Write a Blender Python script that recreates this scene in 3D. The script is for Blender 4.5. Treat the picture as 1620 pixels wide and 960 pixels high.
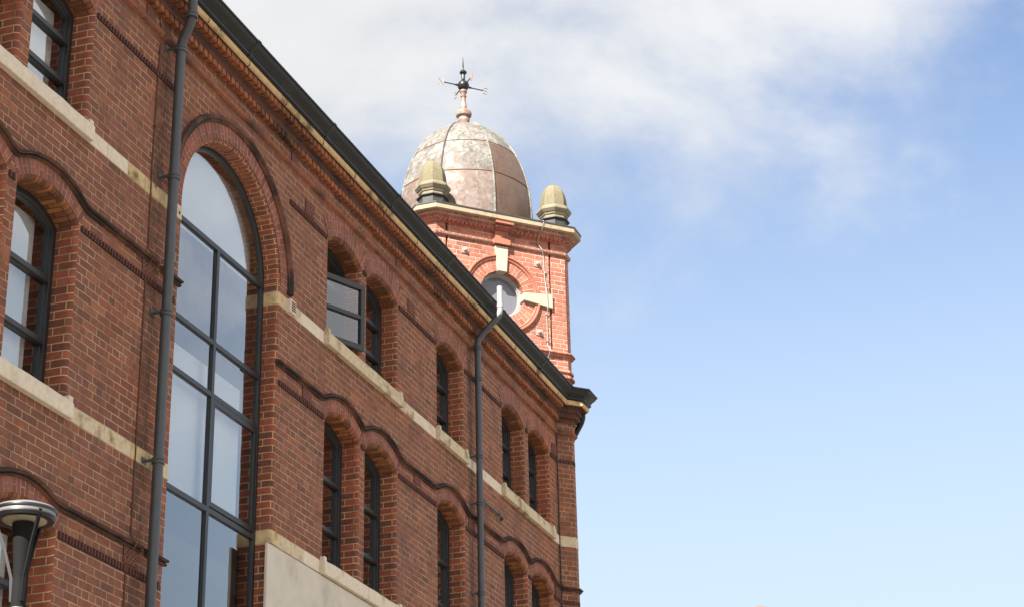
import bpy, math, random
from mathutils import Vector, Matrix, geometry
random.seed(7)
sc = bpy.context.scene
for o in list(bpy.data.objects): bpy.data.objects.remove(o)
C = sc.collection
R = math.radians

# ------------------------------------------------------------------ camera
cd = bpy.data.cameras.new("camera"); cam = bpy.data.objects.new("camera", cd); C.objects.link(cam)
PITCH, ROLL, YAW = R(23.902), R(-1.2897), R(19.126)
fw = Vector((-math.sin(YAW)*math.cos(PITCH), math.cos(YAW)*math.cos(PITCH), math.sin(PITCH)))
r0 = Vector((math.cos(YAW), math.sin(YAW), 0)); u0 = r0.cross(fw)
rr = r0*math.cos(ROLL) + u0*math.sin(ROLL); uu = -r0*math.sin(ROLL) + u0*math.cos(ROLL)
M = Matrix((rr, uu, -fw)).transposed().to_4x4(); M.translation = Vector((8.551, 0, 1.6))
cam.matrix_world = M
cd.sensor_width = 36; cd.lens = 3099.6*36/1620; cd.clip_end = 5000; cd.clip_start = .1
sc.camera = cam

# ------------------------------------------------------------------ sky, sun, exposure
SUN_AZ, SUN_EL = R(186), R(43)          # clockwise from +Y
w = bpy.data.worlds.new("World"); sc.world = w; w.use_nodes = True
nt = w.node_tree; nt.nodes.clear()
def N(nt, t, **k):
    n = nt.nodes.new(t)
    for a, b in k.items(): setattr(n, a, b)
    return n
def L(nt, a, b): nt.links.new(a, b)
def MA(nt, op, a, b=None, c=None, clamp=False):
    n = nt.nodes.new('ShaderNodeMath'); n.operation = op; n.use_clamp = clamp
    for i, x in enumerate((a, b, c)):
        if x is None: continue
        if isinstance(x, (int, float)): n.inputs[i].default_value = x
        else: nt.links.new(x, n.inputs[i])
    return n.outputs[0]
def MIX(nt, f, a, b, blend='MIX'):
    n = nt.nodes.new('ShaderNodeMix'); n.data_type = 'RGBA'; n.blend_type = blend
    for i, x in ((0, f), (6, a), (7, b)):
        if isinstance(x, (int, float)): n.inputs[i].default_value = x
        elif isinstance(x, tuple): n.inputs[i].default_value = (x[0], x[1], x[2], 1)
        else: nt.links.new(x, n.inputs[i])
    return n.outputs[2]
def SS(nt, x, lo, hi, a=0., b=1.):
    n = nt.nodes.new('ShaderNodeMapRange'); n.interpolation_type = 'SMOOTHSTEP'
    nt.links.new(x, n.inputs[0])
    for i, v in ((1, lo), (2, hi), (3, a), (4, b)): n.inputs[i].default_value = v
    return n.outputs[0]
def NOISE(nt, vec, scale, detail=4, rough=.55, dist=0.):
    n = nt.nodes.new('ShaderNodeTexNoise'); n.inputs['Scale'].default_value = scale
    n.inputs['Detail'].default_value = detail; n.inputs['Roughness'].default_value = rough
    n.inputs['Distortion'].default_value = dist
    if vec is not None: nt.links.new(vec, n.inputs['Vector'])
    return n.outputs['Fac']

sky = N(nt, 'ShaderNodeTexSky', sky_type='NISHITA', sun_disc=False)
sky.sun_elevation = SUN_EL; sky.sun_rotation = SUN_AZ
sky.air_density = 1.0; sky.dust_density = 1.0; sky.ozone_density = 1.0; sky.altitude = 50
tc = N(nt, 'ShaderNodeTexCoord')
def dotv(v):
    n = N(nt, 'ShaderNodeVectorMath', operation='DOT_PRODUCT'); L(nt, tc.outputs['Generated'], n.inputs[0])
    n.inputs[1].default_value = v; return n.outputs['Value']
# a bank of thin cloud fills the sky to the west and overhead; clear blue to the east
mp = N(nt, 'ShaderNodeMapping'); L(nt, tc.outputs['Generated'], mp.inputs[0]); mp.inputs['Scale'].default_value = (1, 1, 1.5)
n1 = NOISE(nt, mp.outputs[0], 5.2, 7, .56, .12)
n2 = NOISE(nt, mp.outputs[0], 2.2, 3, .5, .2)
cov = MA(nt, 'MAXIMUM', dotv((-.50, 0.0, .865)), MA(nt, 'SUBTRACT', dotv((.55, .30, .78)), .262))
CL = MA(nt, 'ADD', cov, MA(nt, 'ADD', MA(nt, 'MULTIPLY', MA(nt, 'SUBTRACT', n1, .5), .34), MA(nt, 'MULTIPLY', MA(nt, 'SUBTRACT', n2, .5), .22)))
cl = SS(nt, CL, .468, .60)
shade = SS(nt, n1, .3, .7, .9, 1.05)
ccol = N(nt, 'ShaderNodeVectorMath', operation='SCALE'); ccol.inputs[0].default_value = (6.9, 7.0, 7.15); 
# added, out of view: brighter cloud to lift the shaded wall and the panes
unseen_lift = SS(nt, dotv((.62, -.70, .36)), .30, .85, 1., 1.25)
unseen_lift = MA(nt, 'MULTIPLY', unseen_lift, SS(nt, dotv((.75, .55, .36)), .70, .92, 1., 1.3))
L(nt, MA(nt, 'MULTIPLY', shade, unseen_lift), ccol.inputs[3])
# the blue pales towards the horizon
zz = N(nt, 'ShaderNodeSeparateXYZ'); L(nt, tc.outputs['Generated'], zz.inputs[0])
hz = SS(nt, zz.outputs['Z'], .16, .56, .92, .0)
skyc = MIX(nt, 1.0, sky.outputs[0], (1.93, 1.87, 1.9), 'MULTIPLY')
base = MIX(nt, hz, skyc, (5.85, 6.95, 7.9))
cl = MA(nt, 'MAXIMUM', cl, MA(nt, 'MULTIPLY', SS(nt, dotv((.62, -.70, .36)), .35, .7), .85))  # unseen cloud cover added behind the camera to lift the shaded wall
tot = MIX(nt, cl, base, ccol.outputs[0])
bg = N(nt, 'ShaderNodeBackground'); bg.inputs['Strength'].default_value = .051
tsc = N(nt, 'ShaderNodeVectorMath', operation='SCALE'); L(nt, tot, tsc.inputs[0]); tsc.inputs[3].default_value = .742
L(nt, tsc.outputs[0], bg.inputs[0])
wo = N(nt, 'ShaderNodeOutputWorld'); L(nt, bg.outputs[0], wo.inputs[0])

sd = bpy.data.lights.new("sun", 'SUN'); sd.energy = 5.0; sd.angle = R(.53); sd.color = (1, .95, .87)
so = bpy.data.objects.new("sun", sd); C.objects.link(so)
sdir = Vector((math.sin(SUN_AZ)*math.cos(SUN_EL), math.cos(SUN_AZ)*math.cos(SUN_EL), math.sin(SUN_EL)))
so.rotation_euler = sdir.to_track_quat('Z', 'Y').to_euler(); so.location = (0, -30, 40)
vs = sc.view_settings; sc.display_settings.display_device = 'sRGB'
vs.view_transform = 'Standard'; vs.look = 'None'; vs.gamma = 1; vs.use_curve_mapping = False; vs.exposure = 1.73

# ------------------------------------------------------------------ materials
def mat(name):
    m = bpy.data.materials.new(name); m.use_nodes = True
    n = m.node_tree; b = n.nodes['Principled BSDF']
    return m, n, b
def setb(b, **k):
    for a, v in k.items():
        b.inputs[a.replace('_', ' ')].default_value = (v[0], v[1], v[2], 1) if isinstance(v, tuple) else v
def simple(name, col, rough=.5, spec=.5, metal=0., var=.12, nscale=20, bump=.0, dark=None, dscale=3., dlo=.5, dhi=.75):
    m, n, b = mat(name); g = N(n, 'ShaderNodeTexCoord').outputs['Object']
    nn = NOISE(n, g, nscale, 6)
    c = MIX(n, 1.0, col, MIX(n, nn, (1-var*2,)*3, (1+var*2,)*3), 'MULTIPLY')
    if dark: c = MIX(n, SS(n, NOISE(n, g, dscale, 6, .6), dlo, dhi), c, dark)
    L(n, c, b.inputs['Base Color']); setb(b, Roughness=rough, Metallic=metal); b.inputs['Specular IOR Level'].default_value = spec
    if bump:
        bp = N(n, 'ShaderNodeBump'); bp.inputs['Strength'].default_value = bump; bp.inputs['Distance'].default_value = .01
        L(n, NOISE(n, g, nscale*2, 8, .65), bp.inputs['Height']); L(n, bp.outputs[0], b.inputs['Normal'])
    return m

def brick(name, pal, mortar, hdr=1., course=.075, stretch=.225, eff=.25, soot=.35, mw=.0042, tint=(1, 1, 1), bumpd=.006, dark_bands=None):
    m, n, b = mat(name)
    uv = N(n, 'ShaderNodeUVMap').outputs[0]; g = N(n, 'ShaderNodeTexCoord').outputs['Object']
    s = N(n, 'ShaderNodeSeparateXYZ'); L(n, uv, s.inputs[0])
    wob = NOISE(n, g, 9, 3); wob2 = NOISE(n, g, 45, 4, .6)
    u = MA(n, 'ADD', s.outputs[0], MA(n, 'MULTIPLY', MA(n, 'SUBTRACT', wob2, .5), .006))
    v = MA(n, 'ADD', s.outputs[1], MA(n, 'ADD', MA(n, 'MULTIPLY', MA(n, 'SUBTRACT', wob, .5), .006), MA(n, 'MULTIPLY', MA(n, 'SUBTRACT', wob2, .5), .004)))
    row = MA(n, 'FLOOR', MA(n, 'DIVIDE', v, course))
    fy = MA(n, 'SUBTRACT', v, MA(n, 'MULTIPLY', row, course))
    hs = MA(n, 'MULTIPLY', MA(n, 'COMPARE', MA(n, 'FLOORED_MODULO', row, 6.), 2., .1), hdr)
    W = MA(n, 'SUBTRACT', stretch, MA(n, 'MULTIPLY', hs, stretch/2))
    rj = N(n, 'ShaderNodeTexWhiteNoise', noise_dimensions='1D'); L(n, row, rj.inputs['W'])
    off = MA(n, 'ADD', MA(n, 'MULTIPLY', MA(n, 'FLOORED_MODULO', row, 2.), stretch/2), MA(n, 'MULTIPLY', rj.outputs[0], .018*hdr))
    off = MA(n, 'ADD', off, MA(n, 'MULTIPLY', hs, stretch/4))
    xx = MA(n, 'DIVIDE', MA(n, 'ADD', u, off), W); col = MA(n, 'FLOOR', xx)
    fx = MA(n, 'MULTIPLY', MA(n, 'SUBTRACT', xx, col), W)
    dx = MA(n, 'MINIMUM', fx, MA(n, 'SUBTRACT', W, fx)); dy = MA(n, 'MINIMUM', fy, MA(n, 'SUBTRACT', course, fy))
    d = MA(n, 'MINIMUM', dx, dy)
    cv = N(n, 'ShaderNodeCombineXYZ'); L(n, col, cv.inputs[0]); L(n, row, cv.inputs[1]); L(n, hs, cv.inputs[2])
    wn = N(n, 'ShaderNodeTexWhiteNoise', noise_dimensions='3D'); L(n, cv.outputs[0], wn.inputs['Vector'])
    cr = N(n, 'ShaderNodeValToRGB'); cr.color_ramp.interpolation = 'CONSTANT'; e = cr.color_ramp.elements
    while len(e) < len(pal): e.new(.5)
    for i, (p, c) in enumerate(pal): e[i].position = p; e[i].color = (c[0]*tint[0], c[1]*tint[1], c[2]*tint[2], 1)
    L(n, wn.outputs['Value'], cr.inputs[0])
    sep = N(n, 'ShaderNodeSeparateColor'); L(n, wn.outputs['Color'], sep.inputs[0])
    val = MA(n, 'ADD', MA(n, 'MULTIPLY', sep.outputs[1], .28), .86)
    fine = NOISE(n, g, 70, 6, .7); mid = NOISE(n, g, 14, 5, .6)
    val = MA(n, 'MULTIPLY', val, SS(n, fine, .25, .75, .78, 1.2)); val = MA(n, 'MULTIPLY', val, SS(n, mid, .3, .75, .86, 1.14))
    sc_ = N(n, 'ShaderNodeVectorMath', operation='SCALE'); L(n, cr.outputs[0], sc_.inputs[0]); L(n, val, sc_.inputs[3])
    c = sc_.outputs[0]
    # firing colour drifts over the wall in large areas; dark bands keep to the pipe lines and pier corner
    drift = NOISE(n, g, .55, 4, .6)
    c = MIX(n, MA(n, 'MULTIPLY', SS(n, drift, .50, .68), .55), c, MIX(n, 1.0, c, (1.28, 1.0, .80), 'MULTIPLY'))
    c = MIX(n, MA(n, 'MULTIPLY', SS(n, drift, .50, .34), .45), c, MIX(n, 1.0, c, (.90, .96, 1.08), 'MULTIPLY'))
    sk = N(n, 'ShaderNodeMapping'); L(n, g, sk.inputs[0]); sk.inputs['Scale'].default_value = (7, 7, .35)
    c = MIX(n, MA(n, 'MULTIPLY', SS(n, NOISE(n, sk.outputs[0], 1.6, 5, .6), .50, .72), .38), c, MIX(n, 1.0, c, (.55, .56, .58), 'MULTIPLY'))
    # pale efflorescence and soot, in patches of their own
    ef = MA(n, 'MULTIPLY', SS(n, NOISE(n, g, 2.3, 7, .62, .4), .58, .78), MA(n, 'MULTIPLY', SS(n, fine, .35, .7), eff))
    c = MIX(n, ef, c, (.42, .33, .30))
    mr = SS(n, MA(n, 'ADD', d, MA(n, 'MULTIPLY', MA(n, 'SUBTRACT', fine, .5), .004)), mw-.0012, mw+.0022, 1., 0.)
    mvar = MIX(n, SS(n, NOISE(n, g, 3.1, 5, .6), .35, .72), mortar, tuple(x*.42 for x in mortar))
    c = MIX(n, mr, c, mvar)
    st = N(n, 'ShaderNodeMapping'); L(n, g, st.inputs[0]); st.inputs['Scale'].default_value = (1.6, 1.6, .55)
    so_ = MA(n, 'MULTIPLY', SS(n, NOISE(n, st.outputs[0], 1.7, 6, .62), .5, .78), soot)
    c = MIX(n, so_, c, (.035, .026, .022))
    if dark_bands:  # darker upright bands at set positions along the wall
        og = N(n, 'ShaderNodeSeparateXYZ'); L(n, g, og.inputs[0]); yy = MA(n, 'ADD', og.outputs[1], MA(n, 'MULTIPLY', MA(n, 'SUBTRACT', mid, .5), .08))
        for y0_, w_ in dark_bands:
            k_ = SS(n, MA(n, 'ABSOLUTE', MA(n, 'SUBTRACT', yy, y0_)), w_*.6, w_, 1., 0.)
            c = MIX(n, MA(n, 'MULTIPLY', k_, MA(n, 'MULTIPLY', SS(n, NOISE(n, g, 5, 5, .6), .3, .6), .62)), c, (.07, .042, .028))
    L(n, c, b.inputs['Base Color']); setb(b, Roughness=.86); b.inputs['Specular IOR Level'].default_value = .25
    h = MA(n, 'ADD', SS(n, d, mw-.002, mw+.007), MA(n, 'MULTIPLY', fine, .35))
    h = MA(n, 'ADD', h, MA(n, 'MULTIPLY', sep.outputs[0], .3))
    bp = N(n, 'ShaderNodeBump'); bp.inputs['Strength'].default_value = .8; bp.inputs['Distance'].default_value = bumpd
    L(n, h, bp.inputs['Height']); L(n, bp.outputs[0], b.inputs['Normal'])
    return m

PALW = [(0, (.172, .073, .055)), (.06, (.202, .080, .057)), (.36, (.222, .086, .059)), (.66, (.202, .083, .061)), (.84, (.240, .091, .057)), (.95, (.265, .106, .066))]
PALJ = [(0, (.175, .060, .043)), (.20, (.235, .069, .040)), (.55, (.275, .077, .044)), (.80, (.205, .066, .045))]
PALT = [(0, (0.319, 0.110, 0.072)), (.2, (0.372, 0.133, 0.087)), (.5, (0.403, 0.148, 0.099)), (.75, (0.357, 0.129, 0.084)), (.93, (0.281, 0.106, 0.076))]  # same brick as the wall, lightened to put sunlight into its colour
mWall = brick("wall_brick", PALW, tint=(1.06, 1.0, .90), mortar=(.43, .30, .175), mw=.0047, dark_bands=[(14.46, .12), (22.83, .09), (26.50, .06)])
mJamb = brick("jamb_brick", PALJ, (.52, .36, .18), hdr=0., eff=.05, soot=.15, mw=.0048)
mArch = brick("arch_brick", [(0, (.20, .072, .053)), (.3, (.25, .086, .062)), (.7, (.285, .095, .064))], (.42, .30, .19), hdr=0., eff=.15, soot=.3, mw=.0035)
mSoff = brick("soffit_brick", [(0, (.15, .055, .025)), (.4, (.30, .11, .04)), (.7, (.22, .08, .035))], (.09, .055, .03), hdr=0., eff=0, soot=.35, mw=.0045)  # orange tone and dark joints put in for light bounced from below
mTow = brick("tower_brick", PALT, (.50, .38, .29), eff=.20, soot=.08, mw=.0040)
mTowM = brick("tower_moulded_brick", PALT, (.50, .38, .29), hdr=0., stretch=.1125, eff=.1, soot=.22, mw=.004)
mTowA = brick("tower_arch_brick", PALT, (.50, .38, .29), hdr=0., eff=.2, soot=.06, mw=.0034)
mTer = simple("terracotta_moulding", (.17, .072, .045), .8, .25, 0, .3, 30, .5, (.035, .024, .018), 2.8, .36, .62)
mTerO = simple("orange_terracotta", (.28, .098, .044), .8, .2, 0, .4, 16, .5, (.05, .03, .02), 2.2, .46, .72)
mDogR = simple("dogtooth_brick", (.105, .043, .034), .85, .2, 0, .3, 22, .4)
mTerD = simple("shade_terracotta", (.040, .024, .019), .85, .2, 0, .3, 20, .4)  # near-black stands in for shade in grooves and dogtooth gaps, and for weathered tops
mCorb = simple("dark_corbel_brick", (.115, .050, .032), .8, .25, 0, .3, 24, .5, (.035, .025, .018), 2.5, .42, .66)  # darker than the teeth that stand in front of it
mRoll = simple("weathered_roll_terracotta", (.27, .098, .052), .75, .3, 0, .3, 24, .4, (.06, .035, .024), 1.8, .42, .72)
mHole = simple("vent_hole", (.012, .009, .008), .9, .1)
mAir = simple("air_brick_clay", (.17, .072, .054), .85, .2, 0, .2, 24)
mTerT = simple("tower_terracotta", (0.350, 0.125, 0.080), .75, .3, 0, .2, 30, .4, (0.091, 0.046, 0.038), 4, .55, .8)
mDark = simple("shadow_gap_and_joint", (.105, .042, .034), .85, .2, 0, .35, 22, .4)
mCream = simple("cream_stone", (.64, .54, .42), .85, .25, 0, .12, 18, .35, (.36, .27, .16), 3.0, .52, .8)
mBuff = simple("buff_stone", (.56, .445, .295), .88, .25, 0, .18, 22, .6, (.24, .16, .075), 5.0, .5, .72)
mYel = simple("yellow_stone", (.52, .385, .205), .9, .25, 0, .3, 14, .7, (.16, .10, .05), 7.0, .5, .66)
mCorn = simple("cornice_stone", (.54, .37, .19), .85, .25, 0, .22, 9, .5, (.13, .085, .045), 1.6, .52, .66)
mTSt = simple("tower_stone", (0.390, 0.335, 0.262), .85, .25, 0, .12, 20, .3, (0.243, 0.190, 0.106), 4.0, .58, .8)
mCop2 = simple("coping_stone", (0.319, 0.255, 0.171), .85, .25, 0, .15, 9, .4, (0.167, 0.122, 0.068), 3.0, .5, .72)
mColl = simple("finial_stone", (0.213, 0.182, 0.125), .85, .25, 0, .15, 20, .3, (0.152, 0.129, 0.076), 6.0, .5, .75)
mFin = simple("lichened_stone", (0.165, 0.143, 0.094), .9, .2, 0, .22, 34, .5, (0.152, 0.129, 0.068), 9, .5, .7)
mRend = simple("cream_render", (.56, .50, .42), .9, .2, 0, .07, 5, .15, (.38, .33, .26), 2.2, .45, .8)
mFrame = simple("anthracite_frame", (.019, .020, .021), .38, .5, 0, .06, 12)
mGut = simple("black_gutter_paint", (.013, .013, .0125), .48, .35, 0, .2, 6, 0, (.028, .028, .026), 2.4, .55, .8)
mPipe = simple("slate_grey_pipe_paint", (.060, .062, .068), .42, .5, 0, .1, 9, 0, (.04, .042, .048), 4, .55, .8)
mVent = simple("pale_grey_plastic", (0.289, 0.289, 0.281), .45, .5, 0, .05, 9)
mLead = simple("lead", (.045, .043, .042), .6, .4, .2, .3, 12, .2)
mIron = simple("black_iron", (.02, .02, .022), .35, .5, .3, .2, 14)
mPink = simple("faded_copper_post", (0.228, 0.133, 0.099), .55, .3, .1, .3, 16, .2, (0.258, 0.228, 0.205), 9, .45, .6)
mBoss = simple("pale_boss", (0.418, 0.251, 0.213), .6, .4, 0, .1, 20)
mGold = simple("pale_gilt", (0.319, 0.220, 0.137), .45, .5, .3, .1, 12)
mSlate = simple("roof_slate", (.06, .06, .065), .7, .4, 0, .2, 8, .3)
mArm = simple("lamp_arm_paint", (.045, .045, .047), .6, .3, 0, .05, 8)
mHead = simple("lamp_head_paint", (.15, .15, .152), .45, .5, 0, .08, 14)
mBlk = simple("matt_black", (.012, .012, .013), .85, .12, 0, .1, 9)
mGrey = simple("lamp_grey_paint", (0.076, 0.076, 0.080), .4, .5, 0, .05, 8)
mSilver = simple("lamp_silver_rim", (0.205, 0.205, 0.201), .35, .5, .3, .05, 8)
mLens = simple("lamp_lens", (0.304, 0.274, 0.190), .35, .5, 0, .14, 20)
mBlind = simple("white_blind", (.84, .84, .81), .8, .2, 0, .02, 3)
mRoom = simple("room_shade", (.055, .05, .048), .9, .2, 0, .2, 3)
mGround = simple("asphalt", (.17, .155, .135), .9, .2, 0, .2, 4, .3)
mPave = simple("stone_paving", (.28, .26, .23), .9, .2, 0, .15, 12, .2)
mCable = simple("grey_cable", (.26, .27, .26), .6, .4, 0, .1, 9)
mRust = simple("brown_cable", (.12, .055, .035), .8, .2, 0, .3, 20)
mFar = simple("pale_far_stone", (0.200, 0.165, 0.140), .9, .2, 0, .1, 2)

def glass(name, tint, k, n0=1.5):
    m = bpy.data.materials.new(name); m.use_nodes = True; n = m.node_tree; n.nodes.clear()
    fr = N(n, 'ShaderNodeFresnel'); fr.inputs['IOR'].default_value = n0
    f = MA(n, 'MINIMUM', MA(n, 'MULTIPLY', fr.outputs[0], k), .92)
    t = N(n, 'ShaderNodeBsdfTransparent'); t.inputs[0].default_value = (*tint, 1)
    g = N(n, 'ShaderNodeBsdfGlossy'); g.inputs['Roughness'].default_value = .012; g.inputs[0].default_value = (.95, .97, 1, 1)
    tcn = N(n, 'ShaderNodeTexCoord'); bp = N(n, 'ShaderNodeBump'); bp.inputs['Strength'].default_value = .05; bp.inputs['Distance'].default_value = .05
    L(n, NOISE(n, tcn.outputs['Object'], 1.6, 2), bp.inputs['Height']); L(n, bp.outputs[0], g.inputs['Normal'])
    mx = N(n, 'ShaderNodeMixShader'); L(n, f, mx.inputs[0]); L(n, t.outputs[0], mx.inputs[1]); L(n, g.outputs[0], mx.inputs[2])
    o = N(n, 'ShaderNodeOutputMaterial'); L(n, mx.outputs[0], o.inputs[0])
    return m
mGlass = glass("window_glass", (.84, .87, .88), 3.3)
mGlassT = simple("tower_window_glass", (.135, .137, .160), .12, .6, 0, .04, 2)

def copper(name, c0, c1, c2, c3, rough):
    m, n, b = mat(name); g = N(n, 'ShaderNodeTexCoord').outputs['Object']
    st = N(n, 'ShaderNodeMapping'); L(n, g, st.inputs[0]); st.inputs['Scale'].default_value = (1, 1, .28)
    a = NOISE(n, st.outputs[0], 7, 8, .65); p = NOISE(n, g, 3.4, 8, .66, .6); q = NOISE(n, g, 9, 8, .7)
    c = MIX(n, SS(n, a, .35, .68), c0, c1)
    c = MIX(n, SS(n, MA(n, 'ADD', MA(n, 'MULTIPLY', p, .55), MA(n, 'MULTIPLY', q, .45)), .44, .60), c, c2)
    c = MIX(n, MA(n, 'MULTIPLY', MA(n, 'MULTIPLY', SS(n, NOISE(n, g, 15, 9, .75), .44, .60), SS(n, NOISE(n, g, 2.2, 5, .6), .42, .58)), .80), c, c3)
    c = MIX(n, MA(n, 'MULTIPLY', SS(n, NOISE(n, st.outputs[0], 16, 8, .7), .55, .7), .45), c, c0)
    L(n, c, b.inputs['Base Color']); setb(b, Roughness=rough, Metallic=.15)
    bp = N(n, 'ShaderNodeBump'); bp.inputs['Strength'].default_value = .3; bp.inputs['Distance'].default_value = .02
    L(n, MA(n, 'ADD', p, MA(n, 'MULTIPLY', q, .3)), bp.inputs['Height']); L(n, bp.outputs[0], b.inputs['Normal'])
    return m
mCop = copper("weathered_copper", (0.120, 0.094, 0.080), (0.165, 0.142, 0.125), (0.240, 0.238, 0.218), (0.060, 0.058, 0.046), .75)
mCopP = copper("streaked_copper", (0.138, 0.090, 0.070), (0.180, 0.140, 0.118), (0.225, 0.200, 0.180), (0.100, 0.066, 0.050), .7)
mCopB = copper("shaded_brown_copper", (0.095, 0.055, 0.036), (0.120, 0.070, 0.047), (0.110, 0.070, 0.050), (0.075, 0.042, 0.028), .42)

# ------------------------------------------------------------------ mesh builder
class MB:
    def __init__(s): s.v = []; s.f = []; s.uv = []; s.mi = []
    def face(s, pts, uvs=None, mi=0):
        b = len(s.v); s.v += [tuple(p) for p in pts]; s.f.append(tuple(range(b, b+len(pts))))
        s.uv.append(uvs or [(0, 0)]*len(pts)); s.mi.append(mi)
    def box(s, x0, x1, y0, y1, z0, z1, mi=0):
        P = lambda i, j, k: ((x0, x1)[i], (y0, y1)[j], (z0, z1)[k])
        for q, ax in (((0,0,0),(0,0,1),(0,1,1),(0,1,0)), 1), (((1,0,0),(1,1,0),(1,1,1),(1,0,1)), 1), (((0,0,0),(1,0,0),(1,0,1),(0,0,1)), 0), (((0,1,0),(0,1,1),(1,1,1),(1,1,0)), 0), (((0,0,1),(1,0,1),(1,1,1),(0,1,1)), 2), (((0,0,0),(0,1,0),(1,1,0),(1,0,0)), 2):
            pts = [P(*t) for t in q]
            s.face(pts, [((p[1], p[2]) if ax == 1 else (p[0], p[2]) if ax == 0 else (p[0], p[1])) for p in pts], mi)
    def prism(s, a, b, uvf=None, mi=0):          # a, b: matching loops of 3D points
        n = len(a); s.face(list(reversed(a)), None, mi); s.face(b, [(0, 0)]*n, mi)
        for i in range(n):
            j = (i+1) % n; s.face([a[i], a[j], b[j], b[i]], None, mi)
    def sheet(s, outer, holes, to3, uvf=None, mi=0):
        loops = [[Vector((p[0], p[1], 0)) for p in l] for l in [outer]+holes]
        flat = [p for l in loops for p in l]
        for t in geometry.tessellate_polygon(loops):
            p = [flat[i] for i in t]
            if (p[1]-p[0]).cross(p[2]-p[0]).z < 0: p.reverse()
            s.face([to3(q.x, q.y) for q in p], [((uvf or (lambda a, b: (a, b)))(q.x, q.y)) for q in p], mi)
    def strip(s, A, B, uA, uB, mi=0):            # quads between two polylines
        for i in range(len(A)-1): s.face([A[i], A[i+1], B[i+1], B[i]], [uA[i], uA[i+1], uB[i+1], uB[i]], mi)
    def tube(s, pts, r, n=12, mi=0, cap=True):
        pts = [Vector(p) for p in pts]; rs = r if isinstance(r, list) else [r]*len(pts); rings = []
        prev = None
        for i, p in enumerate(pts):
            t = (pts[min(i+1, len(pts)-1)] - pts[max(i-1, 0)]).normalized()
            if prev is None:
                a = t.orthogonal().normalized()
            else:
                a = (prev - t*prev.dot(t)).normalized()
            prev = a; b = t.cross(a)
            rings.append([p + (a*math.cos(2*math.pi*k/n) + b*math.sin(2*math.pi*k/n))*rs[i] for k in range(n)])
        for i in range(len(rings)-1):
            for k in range(n):
                j = (k+1) % n; s.face([rings[i][k], rings[i][j], rings[i+1][j], rings[i+1][k]], None, mi)
        if cap: s.face(list(reversed(rings[0])), None, mi); s.face(rings[-1], None, mi)
    def lathe(s, prof, n=24, cx=0, cy=0, ph=0., mi=0, uv=False):
        for i in range(len(prof)-1):
            (r0_, z0), (r1_, z1) = prof[i], prof[i+1]
            for k in range(n):
                a, b = 2*math.pi*k/n+ph, 2*math.pi*(k+1)/n+ph
                P = lambda r, z, t: (cx+r*math.cos(t), cy+r*math.sin(t), z)
                if r0_ < 1e-6: s.face([P(0, z0, 0), P(r1_, z1, b), P(r1_, z1, a)], None, mi)
                elif r1_ < 1e-6: s.face([P(r0_, z0, a), P(r0_, z0, b), P(0, z1, 0)], None, mi)
                else: s.face([P(r0_, z0, a), P(r0_, z0, b), P(r1_, z1, b), P(r1_, z1, a)], None, mi)
    def build(s, name, mats, parent=None, smooth=False, bevel=0., merge=True):
        me = bpy.data.meshes.new(name); me.from_pydata(s.v, [], s.f); me.update()
        ul = me.uv_layers.new(name="UVMap"); k = 0
        for uvs in s.uv:
            for q in uvs: ul.data[k].uv = q; k += 1
        mats = mats if isinstance(mats, (list, tuple)) else [mats]
        for m in mats: me.materials.append(m)
        for p, i in zip(me.polygons, s.mi): p.material_index = i
        import bmesh
        if merge:
            bm = bmesh.new(); bm.from_mesh(me); bmesh.ops.remove_doubles(bm, verts=bm.verts, dist=2e-5)
            bm.to_mesh(me); bm.free()
        if smooth:
            for p in me.polygons: p.use_smooth = True
            try: me.set_sharp_from_angle(angle=R(35))
            except Exception: pass
        o = bpy.data.objects.new(name, me); C.objects.link(o)
        if parent: o.parent = parent
        if bevel:
            bv = o.modifiers.new("bevel", 'BEVEL'); bv.width = bevel; bv.segments = 2; bv.limit_method = 'ANGLE'; bv.angle_limit = R(40)
        return o
def thing(name, label, cat, loc=(0, 0, 0), rz=0):
    o = bpy.data.objects.new(name, None); C.objects.link(o); o.location = loc; o.rotation_euler = (0, 0, rz)
    o['label'] = label; o['category'] = cat; o.empty_display_size = .3
    return o
def lab(o, t): o['label'] = t; return o

def offset_plan(plan, e):       # plan polyline (x,y); outward = to the right-hand side of travel
    out = []
    for i, p in enumerate(plan):
        p = Vector(p); ns = []
        if i > 0: d = (p-Vector(plan[i-1])).normalized(); ns.append(Vector((d.y, -d.x)))
        if i < len(plan)-1: d = (Vector(plan[i+1])-p).normalized(); ns.append(Vector((d.y, -d.x)))
        if len(ns) == 2:
            m = (ns[0]+ns[1]).normalized(); q = p + m*(e/max(.2, m.dot(ns[0])))
        else: q = p + ns[0]*e
        out.append(q)
    return out
def plan_sweep(mb, plan, prof, mi=0, u0=0., caps=True):   # prof: list of (e,z) bottom to top
    cum = [u0]
    for i in range(1, len(plan)): cum.append(cum[-1] + (Vector(plan[i])-Vector(plan[i-1])).length)
    rows = [[Vector((q.x, q.y, z)) for q in offset_plan(plan, e)] for e, z in prof]
    vv = [prof[0][1]]
    for i in range(1, len(prof)): vv.append(vv[-1] + math.hypot(prof[i][0]-prof[i-1][0], prof[i][1]-prof[i-1][1]))
    for i in range(len(rows)-1):
        mb.strip(rows[i], rows[i+1], [(c, vv[i]) for c in cum], [(c, vv[i+1]) for c in cum], mi)
    if caps:
        mb.face([r[0] for r in rows], None, mi); mb.face([r[-1] for r in reversed(rows)], None, mi)

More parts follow.
